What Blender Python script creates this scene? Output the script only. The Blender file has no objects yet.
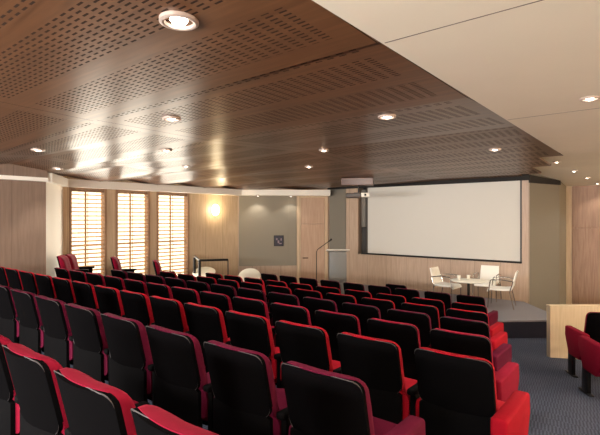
import bpy, bmesh, math, random
from mathutils import Vector, Matrix
random.seed(7)
SC = bpy.context.scene
COL = SC.collection
PI = math.pi

# ------------------------------------------------------------------ camera frame (origin = camera)
F = 450.0
TH = math.radians(39.0)
CS, SN = math.cos(TH), math.sin(TH)
def ray(px):
    u = (px - 300) / F
    return (-SN + CS * u, CS + SN * u)
def at_z(px, py, z):
    d = z * F / (217.5 - py); r = ray(px)
    return Vector((r[0] * d, r[1] * d, z))
def at_d(px, d, z=0):
    r = ray(px); return Vector((r[0] * d, r[1] * d, z))
def on_y(px, y):
    r = ray(px); return r[0] * y / r[1]
def on_x(px, x):
    r = ray(px); return r[1] * x / r[0]
def on_seg(px, a, b):
    r = ray(px)
    dx, dy = b[0] - a[0], b[1] - a[1]
    # a + s*(d) = t*r
    det = dx * (-r[1]) + dy * r[0]
    s = (-a[0] * (-r[1]) - a[1] * r[0]) / det
    return s
SLOPE = 0.102
def floor_z(y):
    return -(1.613 + SLOPE * (min(max(y, -3), 8.95) - 2.65))
FZ = floor_z(20)
CZ = 0.94               # ceiling level
JP = 1.42               # ceiling fold spacing
J0 = 0.72
XW = -9.9               # window wall
XL = -8.75              # rear left timber wall
YF = 11.2               # front wall
YB = 13.4               # wall at the end of the side passage

# ------------------------------------------------------------------ materials
def nmat(name):
    m = bpy.data.materials.new(name); m.use_nodes = True
    nt = m.node_tree; b = nt.nodes['Principled BSDF']
    return m, nt, b
def lin(c):
    return tuple(((v / 255) / 12.92 if v / 255 <= .04045 else ((v / 255 + .055) / 1.055) ** 2.4) for v in c) + (1,)
def mat(name, rgb, rough=.6, metal=0, noise=.0, nscale=40, bump=0, sheen=0, spec=.5, srgb=True):
    m, nt, b = nmat(name)
    c = lin(rgb)
    b.inputs['Base Color'].default_value = c
    b.inputs['Roughness'].default_value = rough
    b.inputs['Metallic'].default_value = metal
    b.inputs['Specular IOR Level'].default_value = spec
    if sheen:
        b.inputs['Sheen Weight'].default_value = sheen
        b.inputs['Sheen Roughness'].default_value = .4
        b.inputs['Sheen Tint'].default_value = c
    tc = nt.nodes.new('ShaderNodeTexCoord')
    n = nt.nodes.new('ShaderNodeTexNoise'); n.inputs['Scale'].default_value = nscale; n.inputs['Detail'].default_value = 4
    nt.links.new(tc.outputs['Object'], n.inputs['Vector'])
    if noise:
        mx = nt.nodes.new('ShaderNodeMix'); mx.data_type = 'RGBA'
        mx.inputs[6].default_value = tuple(v * (1 - noise) for v in c[:3]) + (1,)
        mx.inputs[7].default_value = tuple(min(1, v * (1 + noise)) for v in c[:3]) + (1,)
        nt.links.new(n.outputs['Fac'], mx.inputs[0]); nt.links.new(mx.outputs[2], b.inputs['Base Color'])
    if bump:
        bp = nt.nodes.new('ShaderNodeBump'); bp.inputs['Strength'].default_value = bump; bp.inputs['Distance'].default_value = .004
        nt.links.new(n.outputs['Fac'], bp.inputs['Height']); nt.links.new(bp.outputs['Normal'], b.inputs['Normal'])
    return m
def emit(name, rgb, s):
    m, nt, b = nmat(name)
    c = lin(rgb)
    b.inputs['Base Color'].default_value = c
    b.inputs['Emission Color'].default_value = c
    b.inputs['Emission Strength'].default_value = s
    return m
class NB:
    def __init__(s, nt): s.nt = nt
    def m(s, op, a, b=None, c=None):
        n = s.nt.nodes.new('ShaderNodeMath'); n.operation = op
        for i, v in enumerate((a, b, c)):
            if v is None: continue
            if isinstance(v, (int, float)): n.inputs[i].default_value = v
            else: s.nt.links.new(v, n.inputs[i])
        return n.outputs[0]
    def between(s, v, lo, hi):
        return s.m('MULTIPLY', s.m('GREATER_THAN', v, lo), s.m('LESS_THAN', v, hi))
def wood(name, dark, light, grain='z', rough=.4, seam=0, seam_axis=0, coat=0):
    m, nt, b = nmat(name); nb = NB(nt)
    tc = nt.nodes.new('ShaderNodeTexCoord'); mp = nt.nodes.new('ShaderNodeMapping')
    s = {'z': (14, 14, .9), 'x': (.9, 16, 16), 'y': (16, .9, 16)}[grain]
    mp.inputs['Scale'].default_value = s
    nt.links.new(tc.outputs['Object'], mp.inputs['Vector'])
    n = nt.nodes.new('ShaderNodeTexNoise'); n.inputs['Scale'].default_value = 2.2; n.inputs['Detail'].default_value = 6; n.inputs['Distortion'].default_value = .6
    nt.links.new(mp.outputs[0], n.inputs['Vector'])
    cr = nt.nodes.new('ShaderNodeValToRGB')
    cr.color_ramp.elements[0].position = .3; cr.color_ramp.elements[0].color = lin(dark)
    cr.color_ramp.elements[1].position = .7; cr.color_ramp.elements[1].color = lin(light)
    nt.links.new(n.outputs['Fac'], cr.inputs[0])
    out = cr.outputs[0]
    if seam:
        sx = nt.nodes.new('ShaderNodeSeparateXYZ'); nt.links.new(tc.outputs['Object'], sx.inputs[0])
        v = nb.m('FLOORED_MODULO', sx.outputs[seam_axis], seam)
        k = nb.m('LESS_THAN', v, .008)
        mx = nt.nodes.new('ShaderNodeMix'); mx.data_type = 'RGBA'
        mx.inputs[7].default_value = tuple(v * .6 for v in lin(dark)[:3]) + (1,)
        nt.links.new(k, mx.inputs[0]); nt.links.new(out, mx.inputs[6]); out = mx.outputs[2]
    nt.links.new(out, b.inputs['Base Color'])
    b.inputs['Roughness'].default_value = rough
    b.inputs['Coat Weight'].default_value = coat
    b.inputs['Coat Roughness'].default_value = .25
    return m
def ceiling_wood_mat():
    m, nt, b = nmat('perforated_timber'); nb = NB(nt)
    tc = nt.nodes.new('ShaderNodeTexCoord'); sx = nt.nodes.new('ShaderNodeSeparateXYZ')
    nt.links.new(tc.outputs['UV'], sx.inputs[0])
    X, Y = sx.outputs[0], sx.outputs[1]
    mp = nt.nodes.new('ShaderNodeMapping'); mp.inputs['Scale'].default_value = (.8, 13, 13)
    nt.links.new(tc.outputs['Object'], mp.inputs['Vector'])
    n = nt.nodes.new('ShaderNodeTexNoise'); n.inputs['Scale'].default_value = 2.0; n.inputs['Detail'].default_value = 6; n.inputs['Distortion'].default_value = .5
    nt.links.new(mp.outputs[0], n.inputs['Vector'])
    cr = nt.nodes.new('ShaderNodeValToRGB')
    cr.color_ramp.elements[0].position = .3; cr.color_ramp.elements[0].color = lin((90, 60, 40))
    cr.color_ramp.elements[1].position = .72; cr.color_ramp.elements[1].color = lin((116, 79, 53))
    nt.links.new(n.outputs['Fac'], cr.inputs[0])
    t = nb.m('FLOORED_MODULO', nb.m('SUBTRACT', Y, J0), JP)
    st = nb.m('ADD', nb.m('ADD', nb.between(t, .035, .105), nb.between(t, .21, .63)), nb.between(t, .81, 1.23))
    sy = nb.m('LESS_THAN', nb.m('FLOORED_MODULO', nb.m('SUBTRACT', t, .035), .035), .013)
    fx = nb.m('LESS_THAN', nb.m('FLOORED_MODULO', X, .088), .05)
    q = nb.m('FLOORED_MODULO', nb.m('SUBTRACT', -1.19, X), 3.12)
    q2 = nb.between(q, .17, 2.97)
    # teeth at the front have their own margin
    hole = nb.m('MULTIPLY', nb.m('MULTIPLY', st, sy), nb.m('MULTIPLY', fx, q2))
    seam = nb.m('LESS_THAN', nb.m('ABSOLUTE', nb.m('SUBTRACT', q, .01)), .004)
    hole = nb.m('MAXIMUM', hole, seam)
    mx = nt.nodes.new('ShaderNodeMix'); mx.data_type = 'RGBA'
    mx.inputs[7].default_value = lin((44, 29, 20))
    nt.links.new(hole, mx.inputs[0]); nt.links.new(cr.outputs[0], mx.inputs[6])
    nt.links.new(mx.outputs[2], b.inputs['Base Color'])
    b.inputs['Roughness'].default_value = .4
    b.inputs['Specular IOR Level'].default_value = .2
    rg = nb.m('MULTIPLY_ADD', hole, .5, .30)
    nt.links.new(rg, b.inputs['Roughness'])
    return m
def carpet_mat():
    m, nt, b = nmat('carpet'); nb = NB(nt)
    tc = nt.nodes.new('ShaderNodeTexCoord')
    ck = nt.nodes.new('ShaderNodeTexChecker'); ck.inputs['Scale'].default_value = 52
    ck.inputs['Color1'].default_value = lin((52, 57, 72)); ck.inputs['Color2'].default_value = lin((82, 88, 106))
    mp = nt.nodes.new('ShaderNodeMapping'); mp.inputs['Rotation'].default_value = (0, 0, .6)
    nt.links.new(tc.outputs['Object'], mp.inputs[0]); nt.links.new(mp.outputs[0], ck.inputs['Vector'])
    n = nt.nodes.new('ShaderNodeTexNoise'); n.inputs['Scale'].default_value = 120
    nt.links.new(tc.outputs['Object'], n.inputs['Vector'])
    mx = nt.nodes.new('ShaderNodeMix'); mx.data_type = 'RGBA'; mx.blend_type = 'MULTIPLY'; mx.inputs[0].default_value = .6
    nt.links.new(ck.outputs[0], mx.inputs[6]); nt.links.new(n.outputs['Color'], mx.inputs[7])
    cr = nt.nodes.new('ShaderNodeValToRGB'); cr.color_ramp.elements[0].position = .2; cr.color_ramp.elements[1].position = .7
    nt.links.new(n.outputs['Fac'], cr.inputs[0]); nt.links.new(cr.outputs[0], mx.inputs[7])
    nt.links.new(mx.outputs[2], b.inputs['Base Color'])
    b.inputs['Roughness'].default_value = .95; b.inputs['Specular IOR Level'].default_value = .1
    return m

M = {}
M['white'] = mat('white_plaster', (234, 224, 203), .8, noise=.03, nscale=3)
M['cornice'] = mat('white_cornice', (246, 240, 228), .7)
M['ceil'] = ceiling_wood_mat()
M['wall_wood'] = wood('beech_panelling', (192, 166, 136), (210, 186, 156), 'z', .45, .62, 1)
M['wall_wood_x'] = wood('beech_panelling_front', (172, 147, 126), (190, 165, 144), 'z', .45, .60, 0)
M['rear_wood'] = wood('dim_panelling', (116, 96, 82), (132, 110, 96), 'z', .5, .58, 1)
M['back_wood'] = wood('passage_panelling', (140, 108, 86), (166, 132, 108), 'z', .5)
M['frame_wood'] = wood('frame_timber', (150, 116, 88), (176, 140, 110), 'z', .45)
M['slat'] = mat('blind_slat', (236, 206, 160), .5)
def translucent(m, k):
    nt = m.node_tree; b = nt.nodes['Principled BSDF']; out = nt.nodes['Material Output']
    tr = nt.nodes.new('ShaderNodeBsdfTranslucent'); tr.inputs['Color'].default_value = b.inputs['Base Color'].default_value
    mx = nt.nodes.new('ShaderNodeMixShader'); mx.inputs[0].default_value = k
    nt.links.new(b.outputs[0], mx.inputs[1]); nt.links.new(tr.outputs[0], mx.inputs[2]); nt.links.new(mx.outputs[0], out.inputs[0])
translucent(M['slat'], .5)
M['door'] = wood('door_timber', (176, 144, 120), (192, 162, 138), 'z', .45)
M['felt'] = mat('grey_felt', (142, 134, 120), .95, noise=.06, nscale=90, spec=.1)
M['beige'] = mat('beige_fabric', (130, 124, 113), .9, noise=.05, nscale=60, spec=.2)
M['carpet'] = carpet_mat()
M['stage'] = mat('stage_carpet', (128, 126, 132), .95, noise=.2, nscale=140, spec=.1)
M['fascia'] = mat('stage_fascia', (40, 40, 52), .9, noise=.2, nscale=120, spec=.1)
M['black'] = mat('black_recess', (22, 19, 18), .8)
M['shell'] = mat('black_shell', (9, 8, 9), .7, noise=.15, nscale=60, spec=.04)
M['shellfab'] = mat('black_back_cloth', (9, 8, 9), .95, noise=.2, nscale=200, spec=.02)
M['rim'] = mat('shell_rim', (62, 56, 56), .5, .4)
M['scarlet'] = mat('red_velvet_lit', (146, 5, 27), .85, noise=.12, nscale=30, bump=.3, sheen=.2, spec=.15)  # seat reds differ by row, light and shade put into the velvet colour
M['burgundy'] = mat('red_velvet_shaded', (82, 4, 36), .85, noise=.12, nscale=30, bump=.3, sheen=.2, spec=.15)
M['crimson'] = mat('red_velvet_half_lit', (122, 5, 36), .85, noise=.12, nscale=30, bump=.3, sheen=.2, spec=.15)
M['metal'] = mat('dark_metal', (30, 28, 28), .4, .6)
M['chrome'] = mat('chrome', (190, 186, 180), .2, 1)
M['chairwhite'] = mat('white_leatherette', (250, 247, 238), .5)
M['tablewhite'] = mat('white_laminate', (240, 236, 222), .35)
M['screen'] = mat('screen_fabric', (212, 209, 202), .85)
M['maple'] = wood('maple_partition', (192, 173, 146), (206, 188, 162), 'z', .4)
M['lecgrey'] = mat('grey_lectern', (116, 116, 113), .5)
M['lectop'] = mat('pale_shelf', (205, 198, 186), .4)
M['spk'] = mat('grey_speaker', (120, 114, 106), .6)
M['spkdark'] = mat('dark_speaker', (48, 44, 42), .6)
M['projwhite'] = mat('pale_plastic', (214, 206, 190), .4)
M['projdark'] = mat('dark_plastic', (66, 58, 52), .5)
M['boxwood'] = wood('hatch_wood', (70, 42, 30), (88, 54, 38), 'x', .4)
M['lamp'] = emit('lamp_glow', (255, 244, 226), 14)
M['lampring'] = mat('lamp_ring', (196, 176, 164), .35, .3)
M['sconce'] = emit('sconce_glow', (255, 236, 196), 5)
M['pane'] = emit('daylit_pane', (255, 246, 218), 1.5)
M['posterdark'] = mat('poster_navy', (40, 38, 52), .4)
M['posterlight'] = mat('poster_pink', (140, 120, 128), .5)
M['brass'] = mat('handle_bronze', (84, 62, 46), .35, .8)

# ------------------------------------------------------------------ mesh helpers
def obj(name, bm, m, parent=None, smooth=True, loc=None, rz=0):
    me = bpy.data.meshes.new(name)
    bmesh.ops.recalc_face_normals(bm, faces=bm.faces)
    bm.to_mesh(me); bm.free()
    for p in me.polygons: p.use_smooth = smooth
    if isinstance(m, (list, tuple)):
        for x in m: me.materials.append(x)
    else: me.materials.append(m)
    if smooth:
        try: me.set_sharp_from_angle(angle=math.radians(38))
        except Exception: pass
    o = bpy.data.objects.new(name, me); COL.objects.link(o)
    if parent is not None: o.parent = parent
    if loc is not None: o.location = loc
    o.rotation_euler.z = rz
    return o
def thing(name, label, cat, loc=(0, 0, 0), rz=0, group=None):
    o = bpy.data.objects.new(name, None); COL.objects.link(o)
    o.empty_display_size = .1
    o.location = loc; o.rotation_euler.z = rz
    return tag(o, label, cat, group)
def tag(o, label, cat, group=None):
    o['label'] = label; o['category'] = cat
    if group: o['group'] = group
    return o
def struct(o, label=None, cat=None):
    o['kind'] = 'structure'
    if label: o['label'] = label
    if cat: o['category'] = cat
    return o
def box(bm, x0, x1, y0, y1, z0, z1, bev=0, seg=2, mtx=None):
    vs = [bm.verts.new((x, y, z)) for x in (x0, x1) for y in (y0, y1) for z in (z0, z1)]
    fs = [bm.faces.new([vs[i] for i in f]) for f in ((0, 1, 3, 2), (4, 6, 7, 5), (0, 4, 5, 1), (2, 3, 7, 6), (0, 2, 6, 4), (1, 5, 7, 3))]
    if mtx is not None:
        for v in vs: v.co = mtx @ v.co
    if bev:
        es = list({e for f in fs for e in f.edges})
        bmesh.ops.bevel(bm, geom=es, offset=bev, segments=seg, profile=.5, affect='EDGES')
def B(*a, **k):
    bm = bmesh.new(); box(bm, *a, **k); return bm
def prism(bm, pts, z0, z1):
    lo = [bm.verts.new((p[0], p[1], z0(p[0], p[1]) if callable(z0) else z0)) for p in pts]
    hi = [bm.verts.new((p[0], p[1], z1(p[0], p[1]) if callable(z1) else z1)) for p in pts]
    n = len(pts)
    bm.faces.new(lo[::-1]); bm.faces.new(hi)
    for i in range(n):
        j = (i + 1) % n
        bm.faces.new((lo[i], lo[j], hi[j], hi[i]))
def tube(bm, pts, r, n=8, cap=True):
    pts = [Vector(p) for p in pts]
    rings = []
    for i, p in enumerate(pts):
        t = (pts[min(i + 1, len(pts) - 1)] - pts[max(i - 1, 0)]).normalized()
        a = Vector((0, 0, 1)) if abs(t.z) < .9 else Vector((1, 0, 0))
        s = t.cross(a).normalized(); w = s.cross(t).normalized()
        rr = r[i] if isinstance(r, (list, tuple)) else r
        rings.append([bm.verts.new(p + s * math.cos(2 * PI * k / n) * rr + w * math.sin(2 * PI * k / n) * rr) for k in range(n)])
    for a, b in zip(rings, rings[1:]):
        for k in range(n):
            bm.faces.new((a[k], a[(k + 1) % n], b[(k + 1) % n], b[k]))
    if cap:
        bm.faces.new(rings[0][::-1]); bm.faces.new(rings[-1])
def round_path(pts, r, n=5):
    pts = [Vector(p) for p in pts]; out = [pts[0]]
    for i in range(1, len(pts) - 1):
        a, b, c = pts[i - 1], pts[i], pts[i + 1]
        da = (a - b); dc = (c - b)
        rr = min(r, da.length * .45, dc.length * .45)
        p0 = b + da.normalized() * rr; p1 = b + dc.normalized() * rr
        for k in range(n + 1):
            t = k / n
            out.append(p0 * (1 - t) ** 2 + b * 2 * t * (1 - t) + p1 * t * t)
    out.append(pts[-1]); return out
def lathe(bm, prof, n=24, mtx=None):
    rings = []
    for r, z in prof:
        if r < 1e-6: rings.append([bm.verts.new((0, 0, z))])
        else: rings.append([bm.verts.new((r * math.cos(2 * PI * k / n), r * math.sin(2 * PI * k / n), z)) for k in range(n)])
    for a, b in zip(rings, rings[1:]):
        for k in range(n):
            k2 = (k + 1) % n
            if len(a) == 1: bm.faces.new((a[0], b[k2], b[k]))
            elif len(b) == 1: bm.faces.new((a[k], a[k2], b[0]))
            else: bm.faces.new((a[k], a[k2], b[k2], b[k]))
    if mtx is not None:
        for rg in rings:
            for v in rg: v.co = mtx @ v.co
def panel(bm, w, h, fy, thick, rt, rb, nx=14, nv=14, puff=0):
    """rounded upright panel: fy(s,v) gives y of the rear skin (s in -1..1, v in 0..1 up), thick(s,v) forward thickness"""
    def hw(v):
        z = v * h
        q = w / 2
        if z < rb: q -= rb - math.sqrt(max(0, rb * rb - (rb - z) ** 2))
        if z > h - rt: q -= rt - math.sqrt(max(0, rt * rt - (z - (h - rt)) ** 2))
        return q
    vv = []
    for j in range(nv + 1):
        t = j / nv
        vv.append(.5 - .5 * math.cos(PI * t))
    A, Bk = [], []
    for v in vv:
        ra, rbk = [], []
        q = hw(v)
        for i in range(nx + 1):
            s = math.sin((i / nx - .5) * PI)
            x = q * s
            sx = x / (w / 2)
            y = fy(sx, v); t = thick(s, v)
            ra.append(bm.verts.new((x, y, v * h))); rbk.append(bm.verts.new((x, y + t, v * h)))
        A.append(ra); Bk.append(rbk)
    for g in (A, Bk):
        for j in range(nv):
            for i in range(nx):
                bm.faces.new((g[j][i], g[j][i + 1], g[j + 1][i + 1], g[j + 1][i]))
    rim = [(0, i) for i in range(nx)] + [(j, nx) for j in range(nv)] + [(nv, i) for i in range(nx, 0, -1)] + [(j, 0) for j in range(nv, 0, -1)]
    for k in range(len(rim)):
        j, i = rim[k]; j2, i2 = rim[(k + 1) % len(rim)]
        bm.faces.new((A[j][i], A[j2][i2], Bk[j2][i2], Bk[j][i]))
    return A
def copy_thing(root, parts=True):
    r = root.copy(); COL.objects.link(r)
    for ch in root.children:
        c = ch.copy(); COL.objects.link(c); c.parent = r
        for g in ch.children:
            d = g.copy(); COL.objects.link(d); d.parent = c
    return r

# ------------------------------------------------------------------ floor and stage
bm = bmesh.new()
ys = [-3, 0, 2, 4, 6, 8, 8.95, 12, 16]
rows_ = []
for y in ys:
    rows_.append([bm.verts.new((x, y, z)) for x in (-10.6, 3.2) for z in (floor_z(y), floor_z(y) - .2)])
for a, b in zip(rows_, rows_[1:]):
    bm.faces.new((a[0], a[2], b[2], b[0])); bm.faces.new((a[1], b[1], b[3], a[3]))
    bm.faces.new((a[0], b[0], b[1], a[1])); bm.faces.new((a[2], a[3], b[3], b[2]))
bm.faces.new((rows_[0][0], rows_[0][1], rows_[0][3], rows_[0][2])); bm.faces.new((rows_[-1][0], rows_[-1][2], rows_[-1][3], rows_[-1][1]))
struct(obj('floor', bm, M['carpet'], smooth=False))
# raised tier along the window wall
bm = bmesh.new()
prism(bm, [(-9.85, 4.3), (-8.72, 3.4), (-8.1, 3.2), (-8.1, 7.2), (-9.85, 7.2)], lambda x, y: floor_z(y) - .02, lambda x, y: floor_z(y) + .17)
struct(obj('floor_side', bm, M['carpet'], smooth=False))

SZ = -1.92
a = at_z(546, 320, SZ); b = at_z(504.5, 320.5, SZ)
ex = (a - b).normalized()
stage_pts = [(-2.49, YF - .01), (-1.86, 10.3), tuple((a + ex * .28)[:2]), tuple((b - ex * .55)[:2]), (-4.2, 8.35), (-6.8, 8.35), (-7.6, 9.2), (-7.6, YF - .01)]
t = thing('stage_platform', 'low grey carpeted stage platform with dark blue front edge', 'stage', (0, 0, 0))
bm = bmesh.new(); prism(bm, stage_pts, SZ - .03, SZ); obj('deck', bm, M['stage'], t, smooth=False)
cx = sum(p[0] for p in stage_pts) / 8; cy = sum(p[1] for p in stage_pts) / 8
bm = bmesh.new(); prism(bm, [(cx + (p[0] - cx) * .995, min(YF - .01, cy + (p[1] - cy) * .995)) for p in stage_pts], FZ + .0, SZ - .03); obj('fascia', bm, M['fascia'], t, smooth=False)

# ------------------------------------------------------------------ ceiling
def drop(x):
    return .145 * max(0, -4.5 - x) / 5.4
FOLD = .085
# folds of the timber ceiling: (nominal joint, real y, height above CZ before, after)
JOINTS = [(-3.54, -3.54, 0, 0), (-2.12, -2.12, .03, .03), (-.70, -.70, 0, 0), (.72, .76, .05, .05), (2.14, 2.14, 0, .014), (3.56, 3.56, 0, 0),
          (4.98, 5.54, .105, .105), (6.40, 6.70, .05, .05), (7.82, 7.82, 0, .055), (9.24, 9.24, 0, .05), (10.66, 10.66, 0, .03), (11.08, 11.08, 0, 0)]
def fold_at(seg, f):
    a, b = JOINTS[seg], JOINTS[seg + 1]
    return a[0] + (b[0] - a[0]) * f, a[1] + (b[1] - a[1]) * f, a[3] + (b[2] - a[3]) * f
def zig(yn):
    tt = ((yn - J0) % JP) / JP
    return FOLD * (tt / .5 if tt < .5 else (1 - tt) / .5)
def blend(x):
    return min(1, max(0, (-5.2 - x) / 2.6))
def wood_z(x, y):
    for k in range(len(JOINTS) - 1):
        a, b = JOINTS[k], JOINTS[k + 1]
        if a[1] <= y < b[1]:
            yn, yr, h = fold_at(k, (y - a[1]) / (b[1] - a[1]))
            w = blend(x)
            return CZ - drop(x) + h * (1 - w) + zig(yn) * w
    return CZ - drop(x)
def xr(y):
    if y < 7.82 - .01: return -1.19
    if y < 9.24 - .01: return -1.60
    if y < 10.66 - .01: return -2.03
    return -2.50
bm = bmesh.new(); uv = bm.loops.layers.uv.new('panel')
uvd = {}
for k in range(len(JOINTS) - 1):
    y0 = JOINTS[k][0]
    r = xr(y0 + .1)
    xl = -9.88 if y0 > 3.5 else (-8.72 if y0 < 2.0 else -9.3)
    if y0 > 9: xl = -9.6 if y0 < 10 else -8.6
    xs = [r, -3.4, -4.5, -5.2, -6.0, -6.9, -7.8] + ([xl] if xl < -7.9 else [])
    fr = [0, .25, .5, .75, 1]
    grid = []
    for f in fr:
        yn, yr, h = fold_at(k, f)
        ynz = yn + (1e-4 if f == 0 else (-1e-4 if f == 1 else 0))
        row = []
        for x in xs:
            w = blend(x)
            v = bm.verts.new((x, yr * (1 - w) + yn * w + (1e-4 if f == 0 else 0), CZ - drop(x) + h * (1 - w) + zig(ynz) * w)); uvd[v] = (x, ynz)
            u = bm.verts.new(v.co + Vector((0, 0, .03))); uvd[u] = (x, ynz)
            row.append((v, u))
        grid.append(row)
    n = len(xs)
    for a, b in zip(grid, grid[1:]):
        for i in range(n - 1):
            bm.faces.new((a[i][0], a[i + 1][0], b[i + 1][0], b[i][0])); bm.faces.new((a[i][1], b[i][1], b[i + 1][1], a[i + 1][1]))
        bm.faces.new((a[0][0], b[0][0], b[0][1], a[0][1])); bm.faces.new((a[-1][0], a[-1][1], b[-1][1], b[-1][0]))
    for g in (grid[0], grid[-1]):
        for i in range(n - 1): bm.faces.new((g[i][0], g[i][1], g[i + 1][1], g[i + 1][0]))
for f in bm.faces:
    for l in f.loops: l[uv].uv = uvd[l.vert]
o = obj('ceiling_timber', bm, M['ceil'], smooth=False); struct(o)
# white plaster part
bm = bmesh.new()
box(bm, -1.185, 3.2, -3, 7.81, CZ, CZ + .16)
def wz(x, y): return 1.05 - max(0, y - 10.9) * .10
prism(bm, [(-3.4, 7.812), (3.2, 7.812), (3.2, 10.9), (-3.4, 10.9)], wz, lambda x, y: wz(x, y) + .1)
prism(bm, [(-3.4, 10.9), (3.2, 10.9), (3.2, 14), (-3.4, 14)], wz, lambda x, y: wz(x, y) + .1)
struct(obj('ceiling', bm, M['white'], smooth=False))
# thin joints of the plaster boards
bm = bmesh.new()
for y in (2.17, 4.62):
    box(bm, -1.17, 3.1, y - .004, y + .004, CZ - .0012, CZ + .01)
struct(obj('trim_1', bm, mat('joint_grey', (120, 108, 96), .8), smooth=False))
# slab above everything
bm = B(-10.6, 3.2, -3, 16, 1.25, 1.35); struct(obj('ceiling_slab', bm, M['black'], smooth=False))

# ------------------------------------------------------------------ walls
ZT = 1.24
def wall_box(bm, a, b, thick, z0, z1):
    a = Vector(a[:2] + (0,)) if isinstance(a, tuple) else a; b = Vector(b[:2] + (0,)) if isinstance(b, tuple) else b
    d = (b - a).normalized(); n = Vector((-d.y, d.x, 0)) * thick   # thickness to the left of a->b
    prism(bm, [a[:2], b[:2], (b + n)[:2], (a + n)[:2]], z0, z1)
yl_end = on_x(46, XL)
yw0 = on_x(63, XW)
# rear left timber wall
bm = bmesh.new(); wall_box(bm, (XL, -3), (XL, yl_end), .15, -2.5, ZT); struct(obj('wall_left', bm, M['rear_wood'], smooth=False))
bm = bmesh.new(); wall_box(bm, (XL, yl_end), (XW, yw0), .15, -2.5, ZT); struct(obj('wall_left_reveal', bm, M['cornice'], smooth=False))
# window wall with openings
wins = []
for p0, p1 in ((69, 106.5), (115.5, 149.7), (156.5, 189)):
    wins.append((on_x(p0, XW), on_x(p1, XW)))
yw1 = on_x(238, XW)
WZ0, WZ1 = -1.75, .67
bm = bmesh.new()
edges = [yw0] + [v for w in wins for v in w] + [yw1]
for k in range(0, len(edges), 2):
    box(bm, XW - .2, XW, edges[k], edges[k + 1], -2.5, ZT)
for w in wins:
    box(bm, XW - .2, XW, w[0], w[1], -2.5, WZ0); box(bm, XW - .2, XW, w[0], w[1], WZ1, ZT)
struct(obj('wall_left_windows', bm, M['wall_wood'], smooth=False))
CA, CB = (XW, yw1), (on_y(328, YF), YF)
cd = Vector((CB[0] - CA[0], CB[1] - CA[1], 0)); CL = cd.length; cd.normalize()
cn = Vector((cd.y, -cd.x, 0))     # towards the room
cang = math.atan2(cd.y, cd.x)
Rc = Matrix.Translation((CA[0], CA[1], 0)) @ Matrix.Rotation(cang, 4, 'Z')   # local: x along wall, -y to room
bm = B(0, CL, 0, .15, -2.5, ZT, mtx=Rc); struct(obj('wall_corner', bm, M['wall_wood_x'], smooth=False))
def sC(px): return on_seg(px, CA, CB) * CL
s_f0, s_f1, s_d0, s_d1 = sC(239), sC(296.5), sC(300.5), sC(324.5)
bm = B(s_f0, s_f1 - .24, -.022, -.001, -1.45, .80, bev=.004, mtx=Rc); struct(obj('wall_corner_felt', bm, M['felt'], smooth=False))
bm = B(s_f1 - .24, s_f1, -.018, -.001, -1.45, .80, mtx=Rc); struct(obj('wall_corner_felt_edge', bm, M['felt'], smooth=False))
# door in the corner wall
DZ = SZ - .34
bm = bmesh.new()
box(bm, s_d0 - .11, s_d0, -.06, -.001, FZ, .66, mtx=Rc); box(bm, s_d1, s_d1 + .09, -.06, -.001, FZ, .66, mtx=Rc)
box(bm, s_d0, s_d1, -.06, -.001, .60, .66, mtx=Rc)
struct(obj('trim_2', bm, M['wall_wood'], smooth=False))
bm = bmesh.new(); box(bm, s_d0 + .005, s_d1 - .005, -.045, -.001, FZ, -.20, bev=.004, mtx=Rc)
box(bm, s_d0 + .005, s_d1 - .005, -.045, -.001, -.19, .598, bev=.004, mtx=Rc)
d1 = struct(obj('door_1', bm, M['door'], smooth=False))
bm = bmesh.new(); tube(bm, round_path([Rc @ Vector((s_d0 + .07, -.045, -1.22)), Rc @ Vector((s_d0 + .07, -.10, -1.22)), Rc @ Vector((s_d0 + .22, -.10, -1.22))], .02), .014)
obj('handle', bm, M['brass'], d1)
# front wall
xs_l, xs_r = on_y(367, YF), on_y(521, YF)
xr0 = on_y(358, YF); xb = on_y(529.3, YF); xp1 = on_y(346, YF)
bm = bmesh.new()
box(bm, CB[0] - .1, xr0, YF, YF + .4, -2.5, ZT)
box(bm, xr0, xs_r + .02, YF, YF + .4, -2.5, -1.06)
box(bm, xs_r + .02, xb, YF, YF + .4, -2.5, ZT)
struct(obj('wall_front', bm, M['wall_wood_x'], smooth=False))
bm = B(xr0, xs_r + .02, YF + .3, YF + .4, -1.06, ZT); struct(obj('wall_front_recess', bm, M['black'], smooth=False))
bm = B(CB[0] + .06, xp1, YF - .02, YF, -1.9, ZT); struct(obj('wall_front_fabric', bm, M['beige'], smooth=False))
bm = B(CB[0] + .02, xb, YF - .06, YF - .03, .845, 1.2); struct(obj('front_gap_shade', bm, M['black'], smooth=False))  # black strip painted in for the shade of the ceiling gap
# passage to the right of the stage
e1 = None
sx_ = on_y(559.5, 12.4); e1 = (sx_, 12.4)
bm = bmesh.new(); wall_box(bm, (xb, YF), e1, .12, -2.5, ZT); struct(obj('wall_passage_fabric', bm, M['beige'], smooth=False))
bm = bmesh.new()
nv_ = Vector((e1[1] - YF, -(e1[0] - xb), 0)).normalized() * .03
prism(bm, [(xb, YF - .06), (xb + nv_.x, YF - .06 + nv_.y), (e1[0] + nv_.x, e1[1] + nv_.y), e1], .785, lambda x, y: .96 - (y - YF) * .06)
struct(obj('passage_gap_shade', bm, M['black'], smooth=False))  # tapering black strip, stands in for the dark recess over the wall
e2 = (on_y(566.5, YB), YB)
bm = bmesh.new(); wall_box(bm, e1, e2, .12, -2.5, ZT); struct(obj('wall_passage', bm, M['felt'], smooth=False))
bm = B(-3.2, 3.2, YB, YB + .15, -2.5, ZT); struct(obj('wall_back', bm, M['back_wood'], smooth=False))
x5 = on_y(572, YB)
bm = B(e2[0], x5, YB - .05, YB, FZ, ZT); struct(obj('trim_4', bm, M['wall_wood'], smooth=False))
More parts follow.
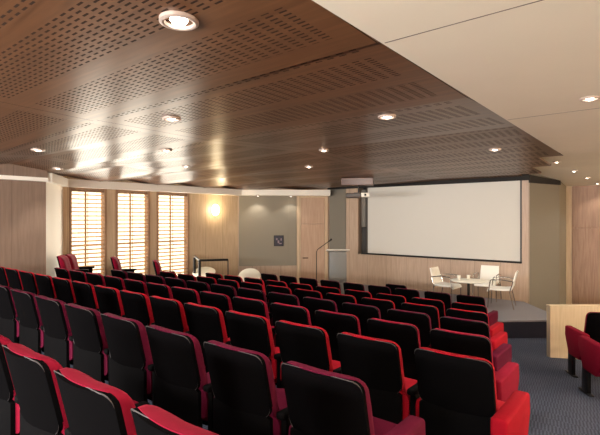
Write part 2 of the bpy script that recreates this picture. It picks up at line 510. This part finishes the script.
bm = bmesh.new(); box(bm, x5 + .01, x5 + 1.1, YB - .03, YB, FZ, -.285, bev=.004); box(bm, x5 + .01, x5 + 1.1, YB - .03, YB, -.242, .92, bev=.004)
struct(obj('door_2', bm, M['back_wood'], smooth=False))
bm = B(3.0, 3.2, -3, YB, -2.5, ZT); struct(obj('wall_right', bm, M['wall_wood'], smooth=False))
bm = B(XL, 3.2, -3.2, -3, -2.5, ZT); struct(obj('wall_rear', bm, M['white'], smooth=False))
# white cornice beam following the left walls
def beam(bm, pts, prot, z0, z1):
    pts = [Vector((p[0], p[1], 0)) for p in pts]
    inn = []
    for i, p in enumerate(pts):
        ds = []
        if i > 0: ds.append((p - pts[i - 1]).normalized())
        if i < len(pts) - 1: ds.append((pts[i + 1] - p).normalized())
        ns = [Vector((d.y, -d.x, 0)) for d in ds]
        n = sum(ns, Vector()).normalized()
        k = prot[i] / max(.5, n.dot(ns[0]))
        inn.append(p + n * k)
    for i in range(len(pts) - 1):
        prism(bm, [pts[i][:2], pts[i + 1][:2], inn[i + 1][:2], inn[i][:2]], z0, z1)
bm = bmesh.new()
beam(bm, [(XL, yl_end), (XW, yw0), (XW, yw1), CB], [.1, .12, .30, .42], .648, .815)
box(bm, XL, XL + .1, -3, yl_end, .648, .715)
struct(obj('trim_5', bm, M['cornice'], smooth=False))

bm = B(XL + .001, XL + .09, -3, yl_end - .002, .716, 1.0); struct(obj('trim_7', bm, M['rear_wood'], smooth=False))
# ------------------------------------------------------------------ windows and blinds
winname = ['left', 'middle', 'right']
for i, (y0, y1) in enumerate(wins):
    bm = bmesh.new()
    for ya, yb in ((y0, y0 + .05), (y1 - .05, y1)): box(bm, XW - .16, XW + .02, ya, yb, WZ0, WZ1)
    box(bm, XW - .16, XW + .02, y0 + .05, y1 - .05, WZ0, WZ0 + .06); box(bm, XW - .16, XW + .02, y0 + .05, y1 - .05, WZ1 - .05, WZ1)
    w = struct(obj('window_%d' % (i + 1), bm, M['frame_wood'], smooth=False))
    bm = B(XW - .17, XW - .155, y0 + .05, y1 - .05, WZ0 + .06, WZ1 - .05); obj('pane', bm, M['pane'], w, smooth=False)
    bm = bmesh.new(); ym = (y0 + y1) / 2
    box(bm, XW - .15, XW - .12, ym - .014, ym + .014, WZ0 + .06, WZ1 - .05)
    box(bm, XW - .15, XW - .12, y0 + .05, y1 - .05, -.64, -.60)
    obj('glazing_bar', bm, M['frame_wood'], w, smooth=False)
    t = thing('venetian_blind', 'wooden venetian blind with open slats in the %s of the three bright windows' % winname[i], 'blind', (XW - .06, (y0 + y1) / 2, WZ0 + .06), 0, 'blinds in the three windows')
    bm = bmesh.new(); hw = (y1 - y0) / 2 - .055; H = WZ1 - WZ0 - .17
    n = int(H / .093)
    for k in range(n):
        z = .05 + k * .093
        mt = Matrix.Translation((0, 0, z)) @ Matrix.Rotation(math.radians(12), 4, 'Y')
        box(bm, -.035, .035, -hw, hw, -.005, .005, mtx=mt)
    obj('slats', bm, M['slat'], t, smooth=False)
    bm = bmesh.new()
    for yy in (-hw * .55, 0, hw * .55):
        tube(bm, [(.038, yy, .02), (.038, yy, H)], .0035 if yy else .008, 6)
    obj('ladder_cord', bm, M['slat'], t)
    obj('head_rail', B(-.035, .035, -hw, hw, H + .005, H + .055, bev=.004), M['frame_wood'], t)

# ------------------------------------------------------------------ theatre seats
def seat_parts(fab):
    """returns dict of bmesh parts; local: facing +Y, shell top edge at y=0, z=.87; floor z=0"""
    P = {}
    TI = .23
    SW, SH = .432, .332
    Z0 = .538
    CV = .042
    def fy_shell(s, v): return -CV * (1 - s * s) + (1 - v) * SH * TI + .02
    bm = bmesh.new(); panel(bm, SW, SH, fy_shell, lambda s, v: .022, .045, .06, 14, 16)
    for v in bm.verts: v.co.z += Z0
    P['back_shell'] = (bm, M['shellfab'])
    def edge(r, top):
        h = SW / 2; out = []
        for k in range(9):
            a = PI - k / 8 * PI / 2
            out.append((-h + r + r * math.cos(a), r * math.sin(a) - r))
        left = out; pts = left + [(-p[0], p[1]) for p in reversed(left)]
        res = []
        for x, dz in pts:
            z = SH + dz if top else -dz
            v = z / SH; s_ = x / h
            res.append(Vector((x, fy_shell(s_, v) - .001, Z0 + z)))
        return res
    for nm, r, top, rr in (('top_rim', .045, True, .0026), ('bottom_rim', .06, False, .0019)):
        pts = edge(r, top); n = len(pts)
        bm = bmesh.new(); tube(bm, pts, [rr * min(1, .15 + min(i, n - 1 - i) / 5) for i in range(n)], 6)
        P[nm] = (bm, M['rim'])
    CW, CH, C0 = .431, .470, .405
    def fy_c(s, v): return -CV * (1 - s * s) + (1 - v) * CH * TI + .036
    def th_c(s, v):
        e = (1 - abs(s) ** 3.5) ** .5; f = max(0, 1 - abs(2 * v - 1) ** 5) ** .5
        return .022 + .095 * e * f
    bm = bmesh.new(); panel(bm, CW, CH, fy_c, th_c, .06, .05, 16, 18)
    for v in bm.verts: v.co.z += C0
    P['backrest'] = (bm, fab)
    bm = bmesh.new(); panel(bm, .425, .36, lambda s, v: .076 - .036 * (1 - s * s) + .012, lambda s, v: .03, .02, .03, 10, 8)
    for v in bm.verts: v.co.z += .19
    P['lower_panel'] = (bm, M['shell'])
    bm = bmesh.new(); panel(bm, .496, .165, lambda s, v: .118 - .03 * (1 - s * s), lambda s, v: .03 + .05 * (max(0, 1 - abs(s) ** 4) ** .5), .045, .03, 12, 8)
    for v in bm.verts: v.co.z += .385
    P['lower_cushion'] = (bm, fab)
    bm = bmesh.new(); panel(bm, .44, .46, lambda s, v: 0, lambda s, v: .06 + .05 * (max(0, 1 - abs(s) ** 4) ** .5) * (max(0, 1 - abs(2 * v - 1) ** 5) ** .5), .06, .04, 12, 12)
    for v in bm.verts:
        y, z = v.co.y, v.co.z
        v.co.y = .155 + z; v.co.z = .345 + y + (z) * .06
    P['seat'] = (bm, fab)
    bm = B(-.20, .20, .16, .56, .315, .348, bev=.01); P['seat_base'] = (bm, M['shell'])
    return P
def arm_bm(x):
    bm = bmesh.new(); box(bm, x - .026, x + .026, .09, .46, .55, .588, bev=.012, seg=3)
    return bm
def armside_bm(x):
    bm = bmesh.new(); box(bm, x - .018, x + .018, .12, .42, .30, .555, bev=.008)
    return bm
def aisle_arm_bm(x):
    bm = bmesh.new()
    prof = [(-.06, .615), (.43, .615), (.44, .50), (.33, .27), (.06, .27), (-.06, .40)]
    lo = [bm.verts.new((x - .043, p[0], p[1])) for p in prof]; hi = [bm.verts.new((x + .043, p[0], p[1])) for p in prof]
    fs = [bm.faces.new(lo), bm.faces.new(hi[::-1])]
    for i in range(6): fs.append(bm.faces.new((lo[i], hi[i], hi[(i + 1) % 6], lo[(i + 1) % 6])))
    bmesh.ops.bevel(bm, geom=list({e for f in fs for e in f.edges}), offset=.02, segments=3, profile=.5, affect='EDGES')
    return bm
def leg_bm(x, f=0):
    bm = bmesh.new(); box(bm, x - .022, x + .022, .14 + f, .30 + f * .7, .015, .31, bev=.008)
    box(bm, x - .026, x + .026, .08 + f, .36 + f * .8, 0, .02, bev=.006)
    return bm
PITCH = .542
def make_seat(fab, left, aisle):
    """left: also carries a left arm; aisle: 1 / -1 = wide upholstered arm on that side"""
    t = thing('theatre_seat', 'x', 'seat')
    for k, (bm, m) in seat_parts(fab).items(): obj(k, bm, m, t)
    for s in ((1, -1) if left else (1,)):
        x = s * PITCH / 2
        if s == aisle: obj('armrest', aisle_arm_bm(x), fab, t)
        else:
            a = obj('armrest', arm_bm(x), M['shell'], t); obj('side_panel', armside_bm(x), M['shell'], a)
        obj('leg', leg_bm(x, .13 if s == aisle else 0), M['metal'], t)
    return t
protos = {}
def new_seat(fabname, left, aisle=0):
    k = (fabname, left, aisle)
    if k not in protos:
        protos[k] = make_seat(M[fabname], left, aisle); return protos[k]
    return copy_thing(protos[k])
ORD = ['first', 'second', 'third', 'fourth', 'fifth', 'sixth', 'seventh', 'eighth', 'ninth', 'tenth', 'eleventh', 'twelfth', 'thirteenth', 'fourteenth', 'fifteenth', 'sixteenth']
# row: k -> (y, right end of shell, seats, red tone after the row's light, row phrase)
ROWS = {
    -2: (.73, -.815, 4, 'crimson', 'rearmost row'),
    -1: (1.53, -.905, 10, 'burgundy', 'second row from the back'),
    0: (2.42, -.66, 14, 'scarlet', 'third row from the back'),
    1: (3.22, -.903, 13, 'crimson', 'fifth row from the stage'),
    2: (4.04, -1.155, 12, 'burgundy', 'fourth row from the stage'),
    3: (4.83, -1.393, 11, 'scarlet', 'third row from the stage'),
    4: (5.67, -1.652, 10, 'scarlet', 'second row from the stage'),
    5: (7.16, -2.125, 9, 'burgundy', 'front row'),
}
for k, (y, xe, n, fab, phrase) in ROWS.items():
    for i in range(n):
        x = xe - .253 - (.553 if k == -1 else PITCH) * i
        o = new_seat(fab, i == n - 1, 1 if i == 0 else 0)
        o.location = (x, y, floor_z(y + .22) - .008)
        w = ORD[i] + ' from the aisle'
        if i == 0: w = 'beside the aisle'
        if i == n - 1 and k >= 1: w = 'at the left end'
        o['label'] = '%s upholstered black-backed theatre seat, %s in the %s' % (fab, w, phrase)
        o['group'] = 'theatre seats in the %s' % phrase
# lone seat ahead of the front row
p = at_d(396, 7.98 / ray(396)[1])
o = new_seat('burgundy', True); o.location = (p.x, 7.93, floor_z(7.93 + .22))
o['label'] = 'burgundy theatre seat standing alone ahead of the front row, before the screen'
if 'group' in o: del o['group']
# angled seats along the windows
side = [(-8.98, 3.78, 'angled crimson theatre seat nearest the timber wall, before the left window'),
        (-9.41, 4.12, 'angled crimson theatre seat just behind its twin, at the left window'),
        (-9.05, 4.87, 'angled crimson theatre seat before the pillar left of the middle window'),
        (-8.95, 5.80, 'angled crimson theatre seat before the pillar left of the right window')]
for i, (x, y, lab) in enumerate(side):
    o = new_seat('crimson', i != 0)
    o.location = (x, y, floor_z(y + .16) + (.14, .16, .15, .11)[i]); o.rotation_euler.z = math.radians(-38)
    o['label'] = lab; o['group'] = 'angled seats by the windows'
# aisle seats of the right-hand block, turned towards the stage
for i, (x, y, lab) in enumerate(((-.523, 6.545, 'crimson aisle seat of the right-hand block, nearest the maple partition'),
                                 (-.263, 5.685, 'crimson aisle seat of the right-hand block at the frame edge, behind the first'))):
    o = new_seat('crimson', True, -1)
    o.location = (x, y, floor_z(y + .1)); o.rotation_euler.z = math.radians(31)
    o['label'] = lab; o['group'] = 'aisle seats of the right block'

# ------------------------------------------------------------------ partition
pd = at_d(550.2, 6.85)
rv = Vector((CS, SN, 0)); dv = Vector((-SN, CS, 0))
t = thing('low_partition', 'waist high pale maple partition beside the aisle carpet at right', 'partition', (pd.x, pd.y, 0), math.atan2(rv.y, rv.x))
fb = floor_z(pd.y)
bm = bmesh.new(); box(bm, 0, 2.4, 0, .10, fb - .10, fb + .765, bev=.003); obj('panel', bm, M['maple'], t, smooth=False)
bm = bmesh.new(); box(bm, -.006, 2.406, -.006, .106, fb + .765, fb + .79, bev=.004); obj('cap', bm, M['maple'], t, smooth=False)

# ------------------------------------------------------------------ screen, projector, speaker
ZS0, ZS1 = -1.04, .845
t = thing('projection_screen', 'wide pale grey projection screen with black lower edge above the stage', 'screen', ((xs_l + xs_r) / 2, YF + .02, ZS0))
hw = (xs_r - xs_l) / 2
obj('screen_fabric', B(-hw, hw, -.008, .008, .03, ZS1 - ZS0 + .06), M['screen'], t, smooth=False)
obj('bottom_bar', B(-hw - .02, hw + .01, -.025, .025, -.015, .03, bev=.006), M['black'], t)
for s in (-1, 1): obj('side_guide', B(s * hw - .018, s * hw + .018, -.025, .01, .03, ZS1 - ZS0 + .06), M['projdark'], t, smooth=False)
# loudspeaker left of the screen
sxm = (xr0 + xs_l) / 2
t = thing('column_loudspeaker', 'tall narrow grey column loudspeaker in the recess left of the screen', 'speaker', (sxm + .02, YF + .12, -1.06))
obj('cabinet', B(-.075, .075, -.09, .09, .03, .78, bev=.01), M['spkdark'], t)
obj('grille', B(-.07, .07, -.10, .08, .79, 1.86, bev=.012), M['spk'], t)
obj('foot', B(-.09, .09, -.1, .1, 0, .03, bev=.005), M['metal'], t)
# projector hung from ceiling hatch
pp = at_d(357.5, 10.6)
ta = TH - .3
t = thing('timber_hatch', 'dark reddish timber hatch box hanging under the ceiling above the projector', 'hatch', (pp.x, pp.y, .75), .5)
obj('hatch_body', B(-.37, .37, -.2, .2, 0, .17, bev=.008), M['boxwood'], t, smooth=False)
t = thing('projector', 'small ceiling projector with pale front hanging left of the screen', 'projector', (pp.x, pp.y, .46), .55)
bm = bmesh.new(); box(bm, -.27, .10, -.17, .17, 0, .11, bev=.02, seg=3); obj('body', bm, M['projdark'], t)
bm = bmesh.new(); box(bm, .08, .27, -.17, .15, .012, .115, bev=.015, seg=3); obj('front_housing', bm, M['projwhite'], t)
bm = bmesh.new(); tube(bm, [(0.02, 0, .10), (0.02, 0, .29)], .016, 10); box(bm, -.08, .12, -.06, .06, .11, .125, bev=.003); obj('ceiling_mount', bm, M['metal'], t)
bm = bmesh.new(); lathe(bm, [(0, 0), (.022, 0), (.026, .02), (.022, .03), (.014, .03), (0, .028)], 16, Matrix.Translation((.18, -.165, .065)) @ Matrix.Rotation(PI / 2, 4, 'X')); obj('lens', bm, M['black'], t)

# ------------------------------------------------------------------ lectern and microphone
lp = at_d(338, 10.9)
fz = math.radians(10)
t = thing('lectern', 'slim grey lectern with pale slanted top shelf at the left of the stage', 'lectern', (lp.x, lp.y, SZ), TH)
obj('front_panel', B(-.205, .205, -.03, .0, .05, 1.10, bev=.006), M['lecgrey'], t)
for s in (-1, 1): obj('side_panel', B(s * .195 - .012, s * .195 + .012, .002, .26, .05, 1.07, bev=.004), M['lecgrey'], t)
bm = bmesh.new(); box(bm, -.27, .27, -.10, .32, -.016, .016, bev=.006, mtx=Matrix.Translation((0, 0, 1.13)) @ Matrix.Rotation(-.12, 4, 'X')); obj('top_shelf', bm, M['lectop'], t)
obj('base', B(-.24, .24, -.06, .30, 0, .05, bev=.008), M['lecgrey'], t)
mp_ = at_d(316.5, 10.7)
t = thing('microphone_stand', 'thin dark microphone stand with angled boom left of the lectern', 'microphone', (mp_.x, mp_.y, SZ), TH)
bm = bmesh.new(); lathe(bm, [(0, 0), (.12, 0), (.12, .012), (.03, .03), (0, .032)], 20); obj('base', bm, M['metal'], t)
bm = bmesh.new(); tube(bm, round_path([(0, 0, .02), (0, 0, 1.14), (.30, 0, 1.36)], .06), .009, 8); obj('stand_tube', bm, M['metal'], t)
bm = bmesh.new(); tube(bm, [(.29, 0, 1.352), (.31, 0, 1.368), (.35, 0, 1.398), (.365, 0, 1.41)], [.012, .02, .022, .012], 10); obj('microphone_head', bm, M['black'], t)

# ------------------------------------------------------------------ stage armchairs and tables
def armchair(label, loc, face):
    t = thing('stage_armchair', label, 'chair', loc, math.atan2(-face[0], face[1]), 'white armchairs on the stage')
    # seat: sheet with waterfall front
    bm = bmesh.new()
    prof = [(-.20, .40), (-.05, .385), (.10, .385), (.20, .39), (.245, .375), (.26, .33)]
    def sheet(prof, w, th, wtop=None):
        A = []
        n = len(prof)
        for i, (y, z) in enumerate(prof):
            p0 = Vector(prof[max(0, i - 1)]); p1 = Vector(prof[min(n - 1, i + 1)])
            tg = (p1 - p0).normalized(); nn = Vector((-tg.y, tg.x))
            row = []
            ww = w if wtop is None else w + (wtop - w) * i / (n - 1)
            for sgn in (1, -1):
                for k in range(7):
                    x = (-1 + 2 * k / 6) * ww / 2
                    row.append(bm.verts.new((x, y + nn.x * sgn * th / 2, z + nn.y * sgn * th / 2)))
            A.append(row)
        for a_, b_ in zip(A, A[1:]):
            for o_ in (0, 7):
                for k in range(6): bm.faces.new((a_[o_ + k], a_[o_ + k + 1], b_[o_ + k + 1], b_[o_ + k]))
            bm.faces.new((a_[0], b_[0], b_[7], a_[7])); bm.faces.new((a_[6], a_[13], b_[13], b_[6]))
        for a_ in (A[0], A[-1]):
            for k in range(6): bm.faces.new((a_[k], a_[k + 1], a_[8 + k], a_[7 + k]))
    sheet(prof, .44, .035); obj('seat', bm, M['chairwhite'], t)
    bm = bmesh.new()
    sheet([(-.19, .40), (-.215, .45), (-.235, .55), (-.262, .66), (-.29, .76)], .43, .028, .40); obj('backrest', bm, M['chairwhite'], t)
    for s in (-1, 1):
        x = s * .25
        bm = bmesh.new(); tube(bm, round_path([(x, -.24, .57), (x, -.05, .60), (x, .20, .59), (x, .235, .35)], .04), .011, 8); obj('armrest', bm, M['chrome'], t)
        bm = bmesh.new(); tube(bm, round_path([(x, .235, .36), (x * 1.02, .24, .15), (x * 1.05, .25, 0)], .03), .010, 8); obj('leg', bm, M['chrome'], t)
        bm = bmesh.new(); tube(bm, round_path([(x, -.235, .575), (x, -.17, .36), (x * 1.04, -.25, 0)], .05), .010, 8); obj('leg', bm, M['chrome'], t)
    for yy in (.20, -.17):
        bm = bmesh.new(); tube(bm, [(-.25, yy, .362), (.25, yy, .362)], .009, 8); obj('seat_rail', bm, M['chrome'], t)
    return t
c1 = at_d(446, 10.2); c2 = at_d(487, 10.5); c3 = at_d(502, 9.65); tb = at_d(468.5, 9.55)
armchair('white armchair left of the round stage table, facing right', (c1.x, c1.y, SZ + .012), (1, -.04))
armchair('white armchair behind the round stage table, facing the seats', (c2.x, c2.y, SZ + .012), (.05, -1))
armchair('white armchair right of the round stage table, turned left and nearest the stage edge', (c3.x, c3.y, SZ + .012), (-.95, -.15))
t = thing('round_table', 'small round white pedestal table between the stage armchairs', 'table', (tb.x, tb.y, SZ))
bm = bmesh.new(); lathe(bm, [(0, .565), (.34, .565), (.355, .575), (.355, .585), (.345, .592), (0, .592)], 40); obj('tabletop', bm, M['tablewhite'], t)
bm = bmesh.new(); lathe(bm, [(0, .02), (.03, .02), (.026, .55), (.09, .565), (0, .565)], 16); obj('pedestal', bm, M['metal'], t)
bm = bmesh.new(); lathe(bm, [(0, 0), (.21, 0), (.21, .012), (.04, .03), (0, .03)], 28); obj('foot', bm, M['metal'], t)
for k, (dx, dy, lab) in enumerate(((-.17, .10, 'small white cup at the left side of the round stage table'), (.06, .16, 'small white cup near the middle of the round stage table'))):
    bm = bmesh.new(); lathe(bm, [(0, 0), (.026, 0), (.036, .07), (.040, .085), (.037, .085), (.032, .06), (.024, .008), (0, .008)], 18)
    o = tag(obj('cup', bm, M['tablewhite'], None, loc=(tb.x + dx * CS - dy * SN, tb.y + dx * SN + dy * CS, SZ + .5935)), lab, 'cup', 'cups on the stage table')
# white round tip-top tables on the left
for px, dpt, tilt, zc, rad, lab in ((249.5, 11.2, 40, -1.47, .28, 'white round tip-top table tilted up beside the front row of seats'),
                               (204, 12.0, 22, -1.46, .30, 'white round tip-top table slightly tilted under the black handrail')):
    p = at_d(px, dpt); fzz = floor_z(p.y)
    t = thing('tip_top_table', lab, 'table', (p.x, p.y, fzz), TH, 'white tip-top tables')
    bm = bmesh.new(); lathe(bm, [(0, -.012), (rad - .01, -.012), (rad, -.004), (rad, .006), (rad - .01, .012), (0, .012)], 40, Matrix.Translation((0, 0, zc - fzz)) @ Matrix.Rotation(math.radians(tilt), 4, 'X') )
    obj('tabletop', bm, M['tablewhite'], t)
    bm = bmesh.new(); lathe(bm, [(0, .02), (.03, .02), (.026, zc - fzz - .06), (.05, zc - fzz - .02), (0, zc - fzz - .02)], 14); obj('pedestal', bm, M['metal'], t)
    bm = bmesh.new(); lathe(bm, [(0, 0), (.22, 0), (.22, .012), (.04, .03), (0, .03)], 28); obj('foot', bm, M['metal'], t)
# black handrail
h0 = at_d(194.6, 11.95); h1 = at_d(199.6, 11.1); h2 = at_d(228, 11.3)
zr = -1.06
t = thing('handrail', 'black metal handrail frame with bent end in front of the sconce wall', 'handrail', (h1.x, h1.y, floor_z(h1.y)))
def rel(v, z): return Vector((v.x - h1.x, v.y - h1.y, z - floor_z(h1.y)))
bm = bmesh.new(); tube(bm, round_path([rel(h0, zr + .03), rel(h1, zr), rel(h2, zr)], .04), .028, 10); obj('top_rail', bm, M['metal'], t)
for v, r in ((h0, .036), (h1, .036), (h2, .013)):
    bm = bmesh.new(); tube(bm, [rel(v, floor_z(v.y)), rel(v, zr)], r, 10); obj('post', bm, M['metal'], t)

# ------------------------------------------------------------------ sconce, poster
ysc = on_x(215, XW); D = on_x(215, XW) / ray(215)[1]
zsc = (217.5 - 210) / F * D
t = thing('wall_sconce', 'glowing half-round wall sconce right of the windows', 'sconce', (XW, ysc, zsc))
bm = bmesh.new(); n = 12; rings = []
for j in range(9):
    q = j / 8 * 2 - 1
    rr = .03 + .10 * math.sqrt(max(0, 1 - q * q)) 
    rings.append([bm.verts.new((.012 + rr * math.sin(PI * k / n) * .8, -rr * math.cos(PI * k / n), q * .165)) for k in range(n + 1)])
for a_, b_ in zip(rings, rings[1:]):
    for k in range(n): bm.faces.new((a_[k], a_[k + 1], b_[k + 1], b_[k]))
    bm.faces.new((a_[0], b_[0], b_[-1], a_[-1]))
bm.faces.new(rings[0]); bm.faces.new(rings[-1][::-1])
obj('glass_shade', bm, M['sconce'], t)
obj('bracket', B(0, .016, -.06, .06, -.08, .08, bev=.004), M['lampring'], t)
sp = sC(278.7)
DP = 13.4
t = thing('small_poster', 'small dark framed poster on the grey felt wall left of the door', 'poster', Rc @ Vector((sp, -.024, -.70)), cang)
obj('frame', B(-.145, .145, -.02, .0, -.16, .16, bev=.004), M['black'], t)
obj('print', B(-.13, .13, -.024, -.0205, -.145, .145), M['posterdark'], t, smooth=False)
bm = bmesh.new()
for (x, z, w_, h_) in ((-.06, .05, .03, .04), (-.01, -.03, .035, .06), (.07, .04, .025, .05), (.05, -.08, .05, .02)):
    w_ *= .7; h_ *= .7; box(bm, x - w_, x + w_, -.0265, -.0245, z - h_, z + h_)
obj('picture_patch', bm, M['posterlight'], t, smooth=False)

# ------------------------------------------------------------------ downlights
def ceil_hit(px, py):
    z = CZ
    for _ in range(8):
        p = at_z(px, py, z); z = wood_z(p.x, p.y)
    return at_z(px, py, z)
WARM = (1.0, .92, .80)
def downlight(p, r, label, group, power, spot=True, col=WARM, size=95):
    t = thing('downlight', label, 'ceiling light', p, 0, group)
    bm = bmesh.new(); lathe(bm, [(r * .72, .004), (r * .74, -.012), (r * .86, -.016), (r, -.010), (r, .03), (r * .72, .03)], 28); obj('trim_ring', bm, M['lampring'], t)
    bm = bmesh.new(); lathe(bm, [(0, -.020), (r * .2, -.018), (r * .36, -.011), (r * .46, .002), (r * .5, .012), (0, .012)], 20); obj('lamp', bm, M['lamp'], t)
    bm = bmesh.new(); lathe(bm, [(r * .56, .006), (r * .72, .006), (r * .72, .014), (r * .56, .014)], 24); obj('reflector', bm, M['chrome'], t)
    if spot:
        l = bpy.data.lights.new('spot', 'SPOT'); l.energy = power; l.color = col; l.spot_size = math.radians(size); l.spot_blend = .6; l.shadow_soft_size = .05
        o = bpy.data.objects.new('spot_lamp', l); COL.objects.link(o); o.location = (p[0], p[1], p[2] - .03)
    return t
PW = 110
wl = [((179, 20), .095, 'large lit downlight nearest the camera in the timber ceiling', 1),
      ((171.5, 118), .085, 'lit downlight in the left middle of the timber ceiling', 1),
      ((387, 116), .085, 'lit downlight near the right edge in the middle of the timber ceiling', 1),
      ((324, 150), .08, 'bright small downlight near the centre of the timber ceiling', 1),
      ((309, 166.5), .08, 'small downlight beyond the central one in the timber ceiling', 1),
      ((277, 177.5), .075, 'tiny faint downlight far back in the timber ceiling, left of the projector', .6),
      ((495, 149), .085, 'lit downlight in the timber ceiling above the screen right half', 1),
      ((38, 149.5), .085, 'lit downlight at the far left of the timber ceiling', 1),
      ((58, 168), .085, 'downlight above the timber wall end, left of the windows', .5),
      ((166, 149.7), .085, 'downlight in the gleaming timber above the right window', .5),
      ((186, 165.7), .08, 'small downlight in the gleaming timber above the sconce wall', .5),
      ((99, 175.6), .07, 'small downlight in the timber right above the left window', .4)]
for (px, py), r, lab, k in wl:
    p = ceil_hit(px, py); p.z -= .004
    downlight(p, r, lab, 'downlights in the timber ceiling', PW * k)
p = at_z(590, 98, CZ); downlight(p, .07, 'downlight in the white ceiling at the right edge', 'downlights in the white ceiling', PW)
for px, py, lab in ((556.7, 161.7, 'white ceiling downlight just off the tip of the timber ceiling'), (574, 171, 'brightest downlight in the white ceiling over the passage'),
                    (587, 177.7, 'white ceiling downlight third along the passage'), (597.5, 183.3, 'white ceiling downlight farthest along the passage, at the frame edge')):
    z = 1.0
    for _ in range(40):
        q = at_z(px, py, z); z = .65 * z + .35 * wz(q.x, q.y)
    q = at_z(px, py, z); q.z -= .002
    if q.y > 13.1: q.y = 13.0; q.z = wz(0, q.y)
    downlight(q, .07, lab, 'downlights in the white ceiling', PW * (.7 if q.y < 11 else .22))
# lights under the white cornice beam
for s, pw, lab in ((sC(257.7), 22, 'downlight under the white cornice above the grey felt wall'), (sC(290), 16, 'downlight under the white cornice beside the door')):
    q = Rc @ Vector((s, -.26, .640)); downlight(q, .075, lab, 'downlights under the cornice', pw, size=110)

# ------------------------------------------------------------------ lights
def area(name, loc, rot, sx, sy, e, col):
    l = bpy.data.lights.new(name, 'AREA'); l.shape = 'RECTANGLE'; l.size = sx; l.size_y = sy; l.energy = e; l.color = col
    o = bpy.data.objects.new(name, l); COL.objects.link(o); o.location = loc; o.rotation_euler = rot
    return o
# daylight pouring in through the three windows
for i, (y0, y1) in enumerate(wins):
    area('window_daylight', (XW + .06, (y0 + y1) / 2, -.5), (0, math.radians(-90), 0), 2.2, (y1 - y0) - .1, 30, (1, .93, .78))
# wall sconce
l = bpy.data.lights.new('sconce_lamp', 'POINT'); l.energy = 15; l.color = (1, .8, .5); l.shadow_soft_size = .08
o = bpy.data.objects.new('sconce_lamp', l); COL.objects.link(o); o.location = (XW + .22, ysc, zsc)
# unseen fill lamps added at right and rear to brighten ceiling and walls
for y, e in ((0.5, 130), (3.5, 170), (6.5, 190), (9.5, 190), (12.3, 80)):
    area('added_fill_right', (2.6, y, -.2), (math.radians(180), math.radians(25), 0), .5, 1.6, e, (1, .97, .93))
for x in (-7, -4, -1):  # added fill behind the camera, no fitting there
    area('added_fill_rear', (x, -2.6, -.1), (math.radians(105), 0, 0), 2.2, .5, 300, (1, .97, .93))
# invisible fill lamps added below the ceiling to brighten stage and front wall
for x in (-3.0, -4.6):
    area('added_fill_stage', (x, 7.95, .90), (math.radians(62), 0, 0), 1.2, .12, 12, (1, .95, .87))
w = bpy.data.worlds.new('world'); SC.world = w; w.use_nodes = True
bg = w.node_tree.nodes['Background']; bg.inputs[0].default_value = (.9, .85, .8, 1); bg.inputs[1].default_value = .3

# ------------------------------------------------------------------ camera
cd_ = bpy.data.cameras.new('camera'); cam = bpy.data.objects.new('camera', cd_); COL.objects.link(cam)
cam.location = (0, 0, 0); cam.rotation_euler = (PI / 2, 0, TH)
cd_.sensor_width = 36; cd_.lens = 36 * F / 600; cd_.clip_start = .05; cd_.clip_end = 100
SC.camera = cam
SC.view_settings.view_transform = 'Standard'; SC.view_settings.look = 'None'; SC.view_settings.gamma = 1
SC.view_settings.exposure = 0
SC.view_settings.use_curve_mapping = False
